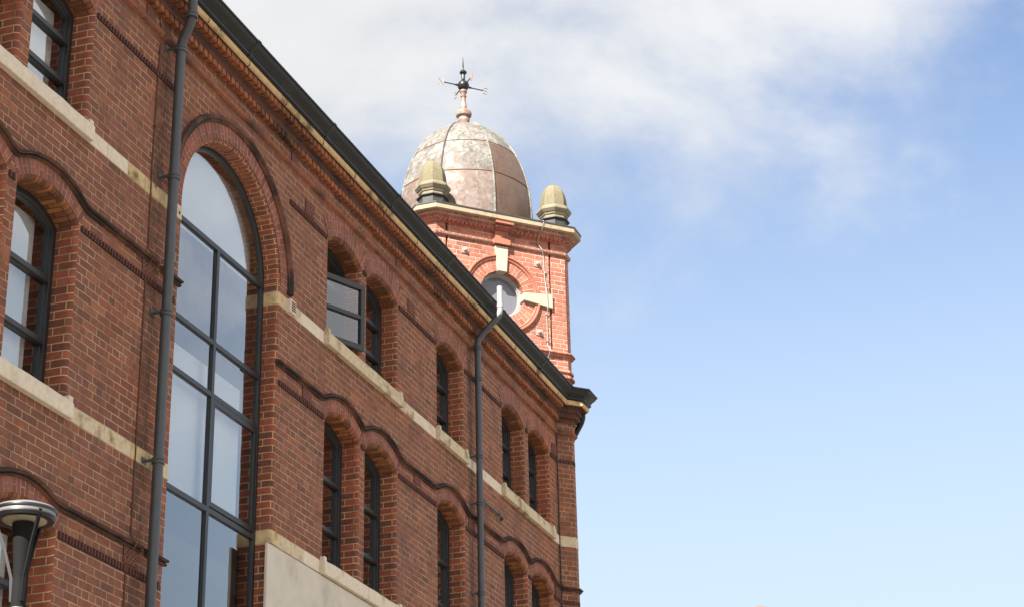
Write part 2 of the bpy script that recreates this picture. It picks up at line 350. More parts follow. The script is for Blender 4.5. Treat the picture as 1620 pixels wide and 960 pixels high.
# ------------------------------------------------------------------ ground and road (never in the frame, but it is there)
def struct(name, mb, m): o = mb.build(name, m); o['kind'] = 'structure'; return o
g = MB(); g.box(-2500, 2500, -2500, 2500, -.5, 0); struct("ground", g, mGround)
g = MB(); g.box(.0, 3.2, -20, 26.0, .004, .13); g.box(3.2, 3.35, -20, 26.0, .004, .135); struct("pavement", g, mPave)

# ------------------------------------------------------------------ the brick warehouse
B = thing("brick_building", "long red brick warehouse with arched windows, stone bands and a black gutter, in shade", "building")
Y0, YC = 3.0, 26.55
ZW = 12.0
RB = .045            # bullnose radius
DEP = .2             # reveal depth
holes = []
def arc_pts(yc, rise, half, zs, n):
    Rr = (half*half+rise*rise)/(2*rise); zc = zs+rise-Rr; a = math.asin(min(1, half/Rr))
    if rise > half*.99: a = math.pi/2
    return [(yc-Rr*math.sin(a-2*a*i/n), zc+Rr*math.cos(a-2*a*i/n)) for i in range(n+1)], Rr, zc, a

def outline(y0, y1, zb, zs, rise, n=20):
    """closed-path points bottom-left, up, over the arch, down, with outward normals"""
    yc, half = (y0+y1)/2, (y1-y0)/2
    arc, Rr, zc, a = arc_pts(yc, rise, half, zs, n)
    pts = [(y0, zb, (-1, 0))]
    for i, (y, z) in enumerate(arc):
        nn = Vector((y-yc, z-zc)).normalized()
        if i == 0: nn = (nn + Vector((-1, 0))); nn = nn/ (nn.normalized().dot(Vector((-1, 0))) * nn.length)
        if i == n: nn = (nn + Vector((1, 0))); nn = nn/ (nn.normalized().dot(Vector((1, 0))) * nn.length)
        pts.append((y, z, (nn[0], nn[1])))
    pts.append((y1, zb, (1, 0)))
    return pts, (yc, half, Rr, zc, a)

def reveal_mesh(mb, pts, dep, mi_j, mi_a, grow=0., zrange=None, seg=5, n_arc=20, xp=0.):
    prof = [(RB*(1-math.sin(t*math.pi/2/seg)), -RB*(1-math.cos(t*math.pi/2/seg))) for t in range(seg+1)] + [(0., -dep)]
    ul = [dep+RB*.57]
    for i in range(1, len(prof)): ul.append(ul[-1]-math.hypot(prof[i][0]-prof[i-1][0], prof[i][1]-prof[i-1][1]))
    rows = []
    for (o, x) in prof: rows.append([(x+xp, y+nn[0]*(o+grow), z+nn[1]*(o+grow)) for (y, z, nn) in pts])
    vl = [0.]
    for i in range(1, len(pts)): vl.append(vl[-1]+math.hypot(pts[i][0]-pts[i-1][0], pts[i][1]-pts[i-1][1]))
    for k in range(len(rows)-1):
        for i in range(len(pts)-1):
            vert = i == 0 or i == len(pts)-2
            if i == 0: va, vb = pts[0][1], pts[1][1]
            elif i == len(pts)-2: va, vb = pts[-2][1], pts[-1][1]
            else: va, vb = vl[i]*1.4, vl[i+1]*1.4
            mb.face([rows[k][i], rows[k][i+1], rows[k+1][i+1], rows[k+1][i]],
                    [(ul[k], va), (ul[k], vb), (ul[k+1], vb), (ul[k+1], va)], mi_j if vert else mi_a)
    return [(y+nn[0]*RB, z+nn[1]*RB) for (y, z, nn) in pts]

def ring_mesh(mb, info, th, x=.003, ztop=None, n=24, mi=0, inner=RB, extra=0.):
    yc, half, Rr, zc, a = info
    A, Bp, uA, uB = [], [], [], []
    for i in range(n+1):
        t = -a-extra+2*(a+extra)*i/n; ri, ro = Rr+inner, Rr+th
        zo = zc+ro*math.cos(t); 
        if ztop and zo > ztop: ro = (ztop-zc)/math.cos(t); 
        s_ = (Rr+th/2)*t*(1.0 if th > .29 or half > .8 else 1.2)
        A.append((x, yc+ri*math.sin(t), zc+ri*math.cos(t))); Bp.append((x, yc+ro*math.sin(t), zc+ro*math.cos(t)))
        uA.append((inner, s_)); uB.append((ro-Rr, s_))
    mb.strip(Bp, A, uB, uA, mi)

def window(y0, y1, zb, zs, rise, trans, ring=.20, ztop=None, blind=None, open_sash=None, label=None, mull=None, parent=B, DEP=DEP):
    pts, info = outline(y0, y1, zb, zs, rise, 40 if rise > .5 else 16)
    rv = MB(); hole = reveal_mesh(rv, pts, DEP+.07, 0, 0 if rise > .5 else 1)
    holes.append(hole)
    ring_mesh(rv, info, ring, x=.003+.002*(len(holes) % 2)+.0007*(len(holes) % 3), ztop=ztop, n=64 if rise > .5 else 24, mi=2)
    # frame: outer section follows the opening
    fr = MB(); big = rise > .5; FW = .040 if big else .056; ST = .014 if big else .034; x1, x0 = -DEP, -DEP-(.055 if big else .08)
    yc, half, Rr, zc, a = info
    def inset(d):
        out = []
        for (y, z, nn) in pts: out.append((y-nn[0]*d, z-nn[1]*d))
        out[0] = (out[0][0], zb+d); out[-1] = (out[-1][0], zb+d)
        return out
    o_, i_ = inset(0.), inset(FW); i2 = inset(FW+.012)
    n = len(o_)
    for k in range(n):
        j = (k+1) % n
        fr.face([(x1, *o_[k]), (x1, *i_[k]), (x1, *i_[j]), (x1, *o_[j])])
        fr.face([(x1, *i_[k]), (x1-ST, *i_[k]), (x1-ST, *i_[j]), (x1, *i_[j])])
        fr.face([(x1-ST, *i_[k]), (x1-ST, *i2[k]), (x1-ST, *i2[j]), (x1-ST, *i_[j])])
        fr.face([(x1-ST, *i2[k]), (x0, *i2[k]), (x0, *i2[j]), (x1-ST, *i2[j])])
    for tz in trans:
        th = .026 if not isinstance(tz, tuple) else tz[1]; z_ = tz if not isinstance(tz, tuple) else tz[0]
        fr.box(x0, x1-.004, y0+.02, y1-.02, z_-th, z_+th)
        fr.box(x0, x1-.016, y0+.021, y1-.021, z_-th-.008, z_+th+.008)
    if mull:
        fr.box(x0, x1-.002, mull[0]-.028, mull[0]+.028, zb+.03, mull[1]); fr.box(x0, x1-.018, mull[0]-.036, mull[0]+.036, zb+.031, mull[1]-.001)
        for a_, b_ in mull[2]:          # opening sashes: a second, heavier frame line
            fr.box(x0, x1-.008, a_+.0, b_, 8.60, 8.665); fr.box(x0, x1-.008, a_, b_, 7.545, 7.60)
            fr.box(x0, x1-.0085, a_, a_+.045, 7.60, 8.60); fr.box(x0, x1-.0085, b_-.045, b_, 7.60, 8.60)
    W = fr.build("window", mFrame, parent, bevel=.004)
    if label: lab(W, label)
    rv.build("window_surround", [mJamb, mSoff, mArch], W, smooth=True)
    pn = MB(); gp = inset(FW-.01)
    if open_sash:
        zt, za, zbm = open_sash       # the fixed light above, an opening below
        top = [(y0+FW-.01, zt)] + [p for p in gp[1:-1]] + [(y1-FW+.01, zt)]
        pn.sheet(top, [], lambda a_, b_: (x1-ST-.014, a_, b_))
    else:
        pn.sheet(gp, [], lambda a_, b_: (x1-ST-.014, a_, b_))
    pn.build("pane", mGlass, W)
    if blind:
        for (ya, yb, za_, zb_) in blind:
            bl = MB(); bl.box(-DEP-.15, -DEP-.145, ya, yb, za_, zb_); bl.build("blind", mBlind, W)
    return W, info

TU, TL = [11.045, 10.63], [8.68, 8.11]
PAIRS = [(11.17, 12.05), (12.27, 13.17), (18.34, 19.22), (19.44, 20.32), (21.69, 22.57), (24.14, 25.02), (25.26, 26.14)]
names = ["far left of the upper row", "second from the left in the upper row", "", "", "", "", ""]
for i, (a, b) in enumerate(PAIRS):
    os_ = (11.045, 0, 0) if i == 2 else None
    bl = None
    if i == 1: bl = [(a+.06, b-.10, 10.2, 11.36)]
    if i == 0: bl = [(a+.06, b-.10, 10.2, 11.36)]
    Wn, info = window(a, b, 10.215, 11.345, .135, [11.045] if i == 2 else TU, ring=.30, ztop=11.785, blind=bl, open_sash=os_)
    if i == 2:
        WO = Wn; lab(Wn, "upper window with its lower sash swung open outwards")
    window(a, b, 7.58, 9.19, .145, TL, ring=.215, blind=[(a+.06, b-.12, 7.5, 9.25)] if i < 2 else None)
for (a, b) in PAIRS[:2]:
    window(a, b, 4.7, 6.40, .145, [5.95, 5.3], ring=.215, blind=[(a+.06, b-.12, 4.7, 6.4)])
# the tall arched stair window
WB, infoB = window(14.99, 17.08, 4.6, 10.28, 1.045, [(10.27, .028), (9.23, .026), (8.68, .026), (7.50, .028), (6.0, .028)], ring=.235,
                   blind=[(15.05, 17.02, 10.30, 11.25), (15.0, 16.9, 7.55, 9.05)], DEP=.165, mull=(16.06, 10.26, [(16.09, 17.04)]), label="very tall round-headed stair window divided by a mullion and transoms")
# opened casement: hinged on its near side
A0, A1 = Vector((-.185, 18.41)), Vector((.115, 19.065)); dl = (A1-A0); Ls = dl.length; ex = dl/Ls; en = Vector((ex.y, -ex.x))
sb = MB()
def P3(s_, t_, z_): q = A0+ex*s_+en*t_; return (q.x, q.y, z_)
def obox(mb, s0, s1, t0, t1, z0, z1):
    mb.prism([P3(s0, t0, z0), P3(s1, t0, z0), P3(s1, t1, z0), P3(s0, t1, z0)], [P3(s0, t0, z1), P3(s1, t0, z1), P3(s1, t1, z1), P3(s0, t1, z1)])
zt, zb_ = 11.06, 10.245
for (s0, s1, z0, z1) in ((0, Ls, zt-.065, zt), (0, Ls, zb_, zb_+.065), (0, .06, zb_+.065, zt-.065), (Ls-.06, Ls, zb_+.065, zt-.065), (.06, Ls-.06, 10.625, 10.675)):
    obox(sb, s0, s1, -.028, .028, z0, z1)
sash = sb.build("open_sash", mFrame, WO, bevel=.004)
pb = MB(); pb.face([P3(.05, 0, zb_+.05), P3(Ls-.05, 0, zb_+.05), P3(Ls-.05, 0, zt-.05), P3(.05, 0, zt-.05)]); pb.build("sash_pane", mGlass, WO)
# window-board and dim rooms behind the glass
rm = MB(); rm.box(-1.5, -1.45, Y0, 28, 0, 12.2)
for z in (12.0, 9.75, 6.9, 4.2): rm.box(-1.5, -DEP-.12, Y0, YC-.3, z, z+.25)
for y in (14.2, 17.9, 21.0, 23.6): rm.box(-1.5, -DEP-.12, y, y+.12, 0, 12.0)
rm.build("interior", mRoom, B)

# wall sheet with its openings
wl = MB()
wl.sheet([(Y0, 0), (YC, 0), (YC, ZW+.2), (Y0, ZW+.2)], holes, lambda a_, b_: (0, a_, b_))
# corner pier (three sides of an octagon) and the canted wall beyond it
PIER = [(0, YC), (.19, YC+.19), (.19, YC+.31), (-2.4, YC+2.90)]
plan_sweep(wl, PIER, [(0, 0), (0, ZW+.2)], caps=False)
wl.box(-6.5, -6.45, Y0, YC+2.9, 0, 12.2); wl.box(-6.45, -.0, Y0-.02, Y0, 0, 12.2); wl.box(-6.45, -2.4, YC+2.88, YC+2.9, 0, 12.2)
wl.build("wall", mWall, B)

PLAN = [(0, Y0), (0, YC)] + PIER[1:]
PIERP = [(0, YC-.001)] + PIER[1:]
# stone bands: each block its own tone
def band(z0, z1, ya, yb, mats_seq, e=.004):
    mb = MB(); y = ya; i = 0
    while y < yb-1e-3:
        l, mi = mats_seq[i % len(mats_seq)]; y2 = min(yb, y+l)
        mb.box(-.02, e, y+.0025, y2-.0025, z0, z1, mi); y = y2; i += 1
    return mb
for (z0, z1, spans) in ((10.055, 10.195, [(Y0, 11.1, 0), (13.22, 14.94, 1), (17.13, 18.26, 2), (20.44, 21.62, 3), (22.66, 24.05, 4), (26.22, YC, 5)]),
                        (7.43, 7.57, [(Y0, 11.1, 0), (13.22, 14.94, 6), (17.13, 18.26, 7), (20.44, 21.62, 3), (22.66, 24.05, 4), (26.22, YC, 5)])):
    for (a, b, k) in spans:
        seqs = {0: [(.6, 0)], 1: [(.36, 0), (.36, 0), (.32, 2), (.45, 2), (.5, 1)], 2: [(.4, 0), (.9, 0)], 3: [(.45, 1), (.8, 0)], 4: [(.7, 0), (.8, 0)], 5: [(.5, 0)],
                6: [(.62, 1), (.45, 1), (.5, 2), (.6, 1)], 7: [(.42, 1), (.3, 1), (.6, 0)]}
        mb = band(z0, z1, a, b, seqs[k]); mb.build("stone_band", [mCream, mBuff, mYel], B, bevel=.004)
    mb = MB(); plan_sweep(mb, PIERP, [(.0, z0-.02), (.006, z0-.02), (.006, z1), (0, z1)]); mb.build("stone_band", mBuff, B)
# impost stones wrapping the stair window jambs
for z0, z1 in ((10.055, 10.195), (7.43, 7.57)):
    for side in (-1, 1):
        mb = MB(); y_ = 17.08 if side > 0 else 14.99
        pth = [(y_, z0, (side, 0)), (y_, z1, (side, 0))]
        prof = [(RB+.115, 0.008)] + [(RB*(1-math.sin(t*math.pi/10)), -RB*(1-math.cos(t*math.pi/10))+.008) for t in range(6)] + [(0., -DEP)]
        A = [(x, y_+side*(o)-side*.003, z0) for o, x in prof]; Bq = [(x, y_+side*o-side*.003, z1) for o, x in prof]
        if side < 0: A[0] = (A[0][0], A[0][1]+.0, A[0][2])
        uv0 = [(0, 0)]*len(A)
        mb.strip(A, Bq, uv0, uv0); mb.build("impost_stone", mYel if side > 0 else mBuff, B, smooth=True)

# sills: weathered slabs with raised stools at their ends
def sill(y0, y1, z0, z1, m):
    mb = MB(); n = max(6, int((y1-y0)/.12)); e = .062
    def prof(y):
        j = random.uniform(-.006, .006)
        return [(-DEP, z0), (e-.004+j*.4, z0), (e+j*.3, z0+.012), (e+j*.5, z1-.035+j), (e-.018, z1-.006+j), (-.02, z1+.012), (-DEP, z1+.02)]
    rows = []
    ys = [y0+(y1-y0)*i/n for i in range(n+1)]
    for y in ys: rows.append([(x, y, z) for x, z in prof(y)])
    for i in range(n):
        for k in range(6): mb.face([rows[i][k], rows[i+1][k], rows[i+1][k+1], rows[i][k+1]])
    mb.face(rows[0]); mb.face(list(reversed(rows[-1])))
    for a in (y0, y1-.07): mb.box(-.05, e-.012, a+.004, a+.066, z1-.02, z1+.028)
    return mb.build("sill", m, B, bevel=.003)
for (a, b) in ((11.1, 13.25), (18.26, 20.42), (21.62, 22.66), (24.06, 26.23)):
    sill(a, b, 10.045, 10.215, mCream if a < 12 else mBuff); sill(a, b, 7.42, 7.585, mCream if a < 20 else mBuff)
sill(11.1, 13.25, 4.55, 4.7, mBuff); sill(14.9, 17.15, 4.45, 4.6, mBuff)

# cement render panel between the stair window and the pair beside it
mb = MB(); mb.box(-.01, .022, 16.985, 21.5, 2.2, 7.405); mb.build("render_panel", mRend, B, bevel=.006)

# dogtooth courses
def dog(y0, y1, z0, z1, plan=None):
    mb = MB(); y = y0+.01; mb.box(-.01, .001, y0, y1, z0, z1, 0)
    while y < y1-.02:
        mb.box(-.01, .020+random.uniform(-.002, .002), y, y+.022, z0+.004, z1-.006, 1); y += .049
    mb.build("dogtooth_course", [mTerD, mDogR], B)
for (z0, z1, mn) in ((9.152, 9.222, 0), (11.328, 11.398, 1)):
    for (a, b) in ((Y0, 11.10), (12.11, 12.21), (13.24, 14.78 if mn else 14.93), (17.3 if mn else 17.15, 18.27), (19.29, 19.38), (20.39, 21.62), (22.64, 24.07), (25.09, 25.20), (26.21, YC-.01)):
        dog(a, b, z0, z1)
for (a, b) in ((12.11, 12.21), (13.24, 14.93)): dog(a, b, 6.39, 6.46)
for z in (9.152, 11.328):
    mb = MB(); plan_sweep(mb, PIERP, [(0, z), (.003, z), (.003, z+.07), (0, z+.07)])
    for (pa, pb_) in ((PIER[0], PIER[1]), (PIER[1], PIER[2])):
        pa_, pb2 = Vector(pa), Vector(pb_); d_ = (pb2-pa_); l_ = d_.length; d_ = d_/l_; n_ = Vector((d_.y, -d_.x)); s_ = .012
        while s_ < l_-.03:
            q = [pa_+d_*s_, pa_+d_*(s_+.026), pa_+d_*(s_+.026)+n_*.014, pa_+d_*s_+n_*.014]
            mb.prism([(p.x, p.y, z+.004) for p in q], [(p.x, p.y, z+.064) for p in q]); s_ += .047
    mb.build("dogtooth_course", mDark, B)

# wavy string course that arches over the windows
def wavy(y0, y1, zflat, centres, zc, rad, cap0=True):
    def zf(y):
        z = zflat
        for c in centres:
            d = abs(y-c)
            if d < rad: z = max(z, zc+math.sqrt(rad*rad-d*d))
        return z
    n = int((y1-y0)/.03); ys = [y0+(y1-y0)*i/n for i in range(n+1)]
    raw = [zf(y) for y in ys]
    zs = [sum(raw[max(0, min(n, i+k))] for k in range(-2, 3))/5 for i in range(n+1)]
    prof = [(-.005, -.026), (.018, -.026), (.032, -.020), (.034, -.010), (.026, -.003), (.012, .000), (.012, .004), (.046, .006), (.054, .014), (.054, .026), (.040, .032), (.010, .044), (-.005, .048)]
    mb = MB()
    for i in range(n):
        dz0 = zs[min(n, i+1)]-zs[max(0, i-1)]; 
        for k in range(len(prof)-1):
            (e0, h0), (e1, h1) = prof[k], prof[k+1]
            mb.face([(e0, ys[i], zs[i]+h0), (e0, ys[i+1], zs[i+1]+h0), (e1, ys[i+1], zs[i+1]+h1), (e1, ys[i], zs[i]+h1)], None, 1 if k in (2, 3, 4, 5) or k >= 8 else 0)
    mb.face([(e, ys[0], zs[0]+h) for e, h in reversed(prof)]); mb.face([(e, ys[-1], zs[-1]+h) for e, h in prof])
    return mb
RZ, RR = 9.545-.98, .98
wc = [(a+b)/2 for a, b in PAIRS]
for (a, b) in ((Y0, 14.53), (14.62, 14.985), (17.09, YC)):
    wavy(a, b, 9.385, wc, RZ, RR).build("string_course", [mTer, mTerD], B, smooth=True)
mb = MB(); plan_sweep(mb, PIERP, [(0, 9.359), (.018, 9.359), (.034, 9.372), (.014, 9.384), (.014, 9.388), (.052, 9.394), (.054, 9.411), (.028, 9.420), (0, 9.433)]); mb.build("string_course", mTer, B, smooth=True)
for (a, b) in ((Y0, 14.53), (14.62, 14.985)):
    wavy(a, b, 6.645, wc[:2], RZ-2.80, RR).build("string_course", [mTer, mTerD], B, smooth=True)
# hood mould over the stair window
mb = MB(); yc, half, Rr, zc, a_ = infoB; n = 72
prof = [(.215, .0), (.215, .026), (.228, .040), (.240, .030), (.252, .050), (.272, .058), (.290, .046), (.300, .0)]
for i in range(n):
    t0, t1 = -math.pi/2+math.pi*i/n, -math.pi/2+math.pi*(i+1)/n
    for k in range(len(prof)-1):
        (o0, x0), (o1, x1) = prof[k], prof[k+1]
        f = lambda o, x, t: (x, yc+(Rr+o)*math.sin(t), zc+(Rr+o)*math.cos(t))
        mb.face([f(o1, x1, t0), f(o1, x1, t1), f(o0, x0, t1), f(o0, x0, t0)])
for s_ in (-1, 1):
    for k in range(len(prof)-1):
        (o0, x0), (o1, x1) = prof[k], prof[k+1]
        mb.face([(x0, yc+s_*(Rr+o0), zc), (x1, yc+s_*(Rr+o1), zc), (x1, yc+s_*(Rr+o1), zc-.03), (x0, yc+s_*(Rr+o0), zc-.03)])
    mb.face([(x, yc+s_*(Rr+o), zc-.03) for o, x in prof])
mb.build("hood_mould", mTer, B, smooth=True)

# eaves: roll, plain frieze, two rows of brick teeth, stone cornice
def cut(plan, ya, yb): return plan
mb = MB(); plan_sweep(mb, PLAN, [(0, 11.775), (.022, 11.778), (.044, 11.792), (.052, 11.812), (.044, 11.832), (.018, 11.852), (.018, 11.866)]); mb.build("roll_moulding", mRoll, B, smooth=True)
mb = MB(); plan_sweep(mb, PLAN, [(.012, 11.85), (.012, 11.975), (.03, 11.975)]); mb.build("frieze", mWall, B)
mb = MB(); plan_sweep(mb, PLAN, [(.03, 11.975), (.03, 12.05), (.085, 12.05), (.098, 12.062), (.098, 12.075), (.09, 12.08), (.09, 12.12), (.112, 12.124), (.118, 12.135), (.118, 12.21), (.20, 12.21)], 0)
mb.build("corbel_course", mCorb, B)
def teeth(e0, e1, z0, z1, pitch, wd):
    pl0, pl1 = offset_plan(PLAN, e0), offset_plan(PLAN, e1)
    for k in range(1):
        mb = MB(); a_, b_ = pl0[k], pl0[k+1]; c_, d_ = pl1[k], pl1[k+1]; dr = (b_-a_); l = min(dr.length, (d_-c_).length); dr = dr.normalized(); nn = Vector((dr.y, -dr.x))
        base_ = a_ if dr.length and (b_-a_).length <= (d_-c_).length else (c_-nn*(e1-e0))
        s_ = .01 if k else max(0, 10.0-Y0)
        while s_+wd < l:
            j = random.uniform(-.003, .003)
            p = [base_+dr*s_, base_+dr*(s_+wd), base_+dr*(s_+wd)+nn*(e1-e0+j), base_+dr*s_+nn*(e1-e0+j)]
            mb.prism([(q.x, q.y, z0) for q in p], [(q.x, q.y, z1) for q in p]); s_ += pitch
        mb.build("brick_teeth", mTerO, B)
teeth(.029, .084, 11.982, 12.046, .100, .076)
teeth(.117, .182, 12.140, 12.204, .100, .076)
mb = MB()
for e_, z_ in ((.086, 12.052), (.1, 12.081), (.119, 12.132)): plan_sweep(mb, PLAN, [(e_-.02, z_-.004), (e_+.0015, z_-.004), (e_+.0015, z_+.004), (e_-.02, z_+.004)])
mb.build("shadow_gap", mDark, B)  # dark strips drawn in for the shadow gaps between courses
mb = MB(); plan_sweep(mb, PLAN, [(.02, 12.211), (.205, 12.211), (.222, 12.222), (.226, 12.275), (.215, 12.285), (.0, 12.29)]); mb.build("stone_cornice", mCorn, B)
# joints of the cornice stones
mb = MB(); y = 10.3
while y < 26.3:
    mb = MB(); mb.box(.05, .2285, y, y+.005, 12.2095, 12.284); y += .93+random.uniform(-.05, .05)
    mb.build("cornice_joint", mDark, B)
# gutter: black ogee section on a dark fascia
gp = [(.10, 12.288), (.235, 12.288), (.255, 12.300), (.258, 12.322), (.250, 12.328), (.250, 12.336), (.262, 12.344), (.262, 12.356), (.285, 12.372), (.312, 12.395), (.330, 12.420), (.336, 12.436), (.352, 12.440), (.352, 12.458), (.335, 12.460), (.20, 12.40), (.0, 12.40)]
mb = MB(); plan_sweep(mb, PLAN, gp); gut = mb.build("gutter", mGut, B, smooth=True)
mb = MB(); gp2 = [(e+(.007 if e > .2 else 0), z-.004 if z < 12.33 else z+.003) for e, z in gp[:-2]]
for y in (12.05, 13.85, 15.75, 17.65, 19.55, 21.4, 23.3, 25.15):
    mb = MB(); plan_sweep(mb, [(0, y), (0, y+.07)], gp2); mb.build("gutter_joint", mGut, gut)
# roof behind the gutter
mb = MB()
def rz_(x): return 12.42+(.12-x)*.5
rp = [(.12, Y0), (.12, YC-.1), (-2.2, YC+2.6), (-6.4, YC+2.6), (-6.4, Y0)]
mb.prism([(x, y, rz_(x)-.12) for x, y in rp], [(x, y, rz_(x)) for x, y in rp]); mb.build("roof", mSlate, B)

# downpipes
def bend(pts, rad=.09, n=6):
    out = [Vector(pts[0])]
    for i in range(1, len(pts)-1):
        p, a_, b_ = Vector(pts[i]), Vector(pts[i-1]), Vector(pts[i+1]); da, db = (a_-p).normalized(), (b_-p).normalized()
        r_ = min(rad, (a_-p).length*.45, (b_-p).length*.45); s0, s1 = p+da*r_, p+db*r_
        for k in range(n+1):
            t = k/n; out.append(s0*(1-t)**2+p*2*t*(1-t)+s1*t*t)
    out.append(Vector(pts[-1])); return out
def collar(mb, x, y, z, r, h=.05):
    mb.lathe([(r-.004, z-h), (r+.010, z-h), (r+.012, z-h+.008), (r+.012, z-.03+.008), (r+.006, z-.018), (r+.015, z-.008), (r+.015, z+.004), (r-.004, z+.008)], 20, x, y)
mb = MB(); px, py, pr = .12, 14.575, .048
mb.tube(bend([(px, py, .2), (px, py, 11.80), (.29, 14.47, 11.98), (.29, 14.45, 12.33)], .10), pr, 20)
P1 = mb.build("downpipe", mPipe, B, smooth=True); lab(P1, "thicker grey downpipe beside the tall arched window")
mb = MB()
for z in (11.745, 10.335, 8.93, 7.49, 5.9, 4.2): 
    mb = MB(); collar(mb, px, py, z, pr)
    mb.box(-.002, px-.02, py-.055, py-.03, z-.03, z-.01); mb.box(-.002, .010, py-.10, py-.02, z-.05, z+.01); mb.tube([(px-.02, py-.05, z-.02), (px, py-.052, z-.02), (px+.03, py-.048, z-.02)], .012, 8)
    mb.build("pipe_collar", mPipe, P1, smooth=True)
mb = MB(); collar(mb, .288, 14.455, 12.03, pr)
mb.build("pipe_collar", mPipe, P1, smooth=True)
mb = MB(); qx, qy, qr = .10, 22.915, .043
mb.tube(bend([(qx, qy, .2), (qx, qy, 11.90), (.40, 22.99, 12.25)], .07), qr, 18)
P2 = mb.build("downpipe", mPipe, B, smooth=True); lab(P2, "thinner grey downpipe near the far end, topped by a pale vent")
mb = MB()
for z in (11.80, 11.35, 10.25, 9.6, 8.4, 7.0):
    mb = MB(); collar(mb, qx, qy, z, qr, .045); mb.box(-.002, qx-.02, qy-.05, qy-.028, z-.03, z-.012); mb.box(-.002, .010, qy-.085, qy-.02, z-.045, z+.005)
    mb.build("pipe_collar", mPipe, P2, smooth=True)
mb = MB(); mb.tube(bend([(.37, 22.983, 12.215), (.405, 22.99, 12.30), (.405, 22.99, 12.66)], .05), .039, 18, cap=True)
mb.tube([(.405, 22.99, 12.345), (.405, 22.99, 12.352), (.405, 22.99, 12.40), (.405, 22.99, 12.405)], [.039, .045, .045, .039], 18)
mb.build("vent_pipe", mVent, B, smooth=True)
# small waste pipe and vents
mb = MB(); mb.tube(bend([(.055, 22.98, 9.71), (.055, 23.95, 9.70), (-.03, 24.03, 9.69)], .04), .019, 10)
for y in (23.15, 23.75): mb.tube([(.055, y, 9.705), (.055, y+.05, 9.704)], .026, 10)
mb.build("waste_pipe", mPipe, B, smooth=True)
def airbrick(y, z, x=0., w_=.21, h_=.15):
    mb = MB(); mb.box(x-.01, x+.004, y-w_/2, y+w_/2, z-h_/2, z+h_/2, 1); 
    nx, nz = 7, 6
    for i in range(nx+1):
        yy = y-w_/2+w_*i/nx; mb.box(x, x+.012, yy-.005, yy+.005, z-h_/2, z+h_/2, 0)
    for k in range(nz+1):
        z_ = z-h_/2+h_*k/nz; mb.box(x, x+.0115, y-w_/2-.005, y+w_/2+.005, z_-.005, z_+.005, 0)
    for i in range(nx):
        for k in range(nz):
            if (i+k) % 2: mb.box(x, x+.011, y-w_/2+w_*i/nx+.004, y-w_/2+w_*(i+1)/nx-.004, z-h_/2+h_*k/nz+.004, z-h_/2+h_*(k+1)/nz-.004, 0)
    mb.build("air_brick", [mAir, mHole], B)
for y, z in ((17.80, 11.50), (17.84, 9.31), (20.79, 11.52), (20.99, 9.34), (14.38, 6.56), (14.40, 9.285), (23.25, 9.30), (22.85, 9.30), (26.40, 9.28), (26.42, 11.5)): airbrick(y, z)
for y in (14.15, 17.37, 20.35): airbrick(y, 11.915, .012, .16, .11)
mb = MB(); mb.box(0, .065, 17.27, 17.405, 10.03, 10.185); vb = mb.build("vent_box", mCream, B, bevel=.008)
mb = MB()
for k in range(4): mb.box(.06, .068, 17.292, 17.385, 10.055+k*.029, 10.072+k*.029)
mb.build("vent_grille", mDark, vb)
mb = MB(); mb.box(.003, .012, 14.90, 14.925, 10.10, 10.13); mb.build("fixing_hole", mIron, B)
# clips and cables
mb = MB(); cy = 14.36
mb.tube([(.012, 14.30, 12.0), (.02, 14.36, 11.86), (.065, 14.40, 11.80), (.012, 14.375, 11.70), (.010, cy, 11.2), (.010, cy-.01, 10.3), (.012, cy+.01, 9.5), (.07, cy+.02, 9.40), (.010, cy, 9.3), (.010, cy, 8.0), (.010, cy+.01, 6.75), (.07, cy+.01, 6.65), (.010, cy-.04, 6.5), (.01, cy-.02, 4.)], .0065, 6)
for z in (11.6, 10.78, 10.28, 9.0, 8.35, 7.7, 7.0): mb.box(0, .02, cy-.014, cy+.014, z-.01, z+.012)
mb.build("cable", mRust, B)
mb = MB(); mb.tube([(.012, YC-.006, 11.77), (.012, YC-.006, 9.47), (.07, YC-.02, 9.39), (.012, YC-.006, 9.3), (.012, YC-.006, 2)], .009, 6); mb.build("cable", mLead, B)
# swan neck of a hopper on the canted face
mb = MB(); mb.tube(bend([(.30, 26.98, 12.30), (.30, 26.98, 12.12), (.10, 27.06, 11.86), (-.08, 27.26, 11.74), (-.10, 27.32, 2.)], .10), .045, 14); mb.build("downpipe", mGut, B, smooth=True)

# ------------------------------------------------------------------ corner tower, turned 45 degrees to the street wall
TO = (-1.4505, 26.7657, 0)
T = thing("corner_tower", "square sunlit red brick turret with round window and copper dome, above the far roof corner", "tower", TO, R(45))
HS, HF = 1.22, 1.10
def octp(e=0.):
    s_, f_ = HS+e, HF+e*.4142
    return [(-f_, -s_), (f_, -s_), (s_, -f_), (s_, f_), (f_, s_), (-f_, s_), (-s_, f_), (-s_, -f_)]
def osweep(mb, prof, mi=0):
    for i in range(len(prof)-1):
        (e0, z0), (e1, z1) = prof[i], prof[i+1]; a_, b_ = octp(e0), octp(e1); u = .0
        for k in range(8):
            j = (k+1) % 8; l = math.hypot(a_[j][0]-a_[k][0], a_[j][1]-a_[k][1])
            mb.face([(*a_[k], z0), (*a_[j], z0), (*b_[j], z1), (*b_[k], z1)], [(u, z0), (u+l, z0), (u+l, z1+abs(e1-e0)), (u, z1+abs(e1-e0))], mi); u += l
def rot(k):
    c_, s_ = round(math.cos(k*math.pi/2)), round(math.sin(k*math.pi/2))
    return lambda x, y, z: (x*c_-y*s_, x*s_+y*c_, z)
ZC, RO = 13.94, .375
tw = MB()
SL, SR, SW = -.925, .835, .038
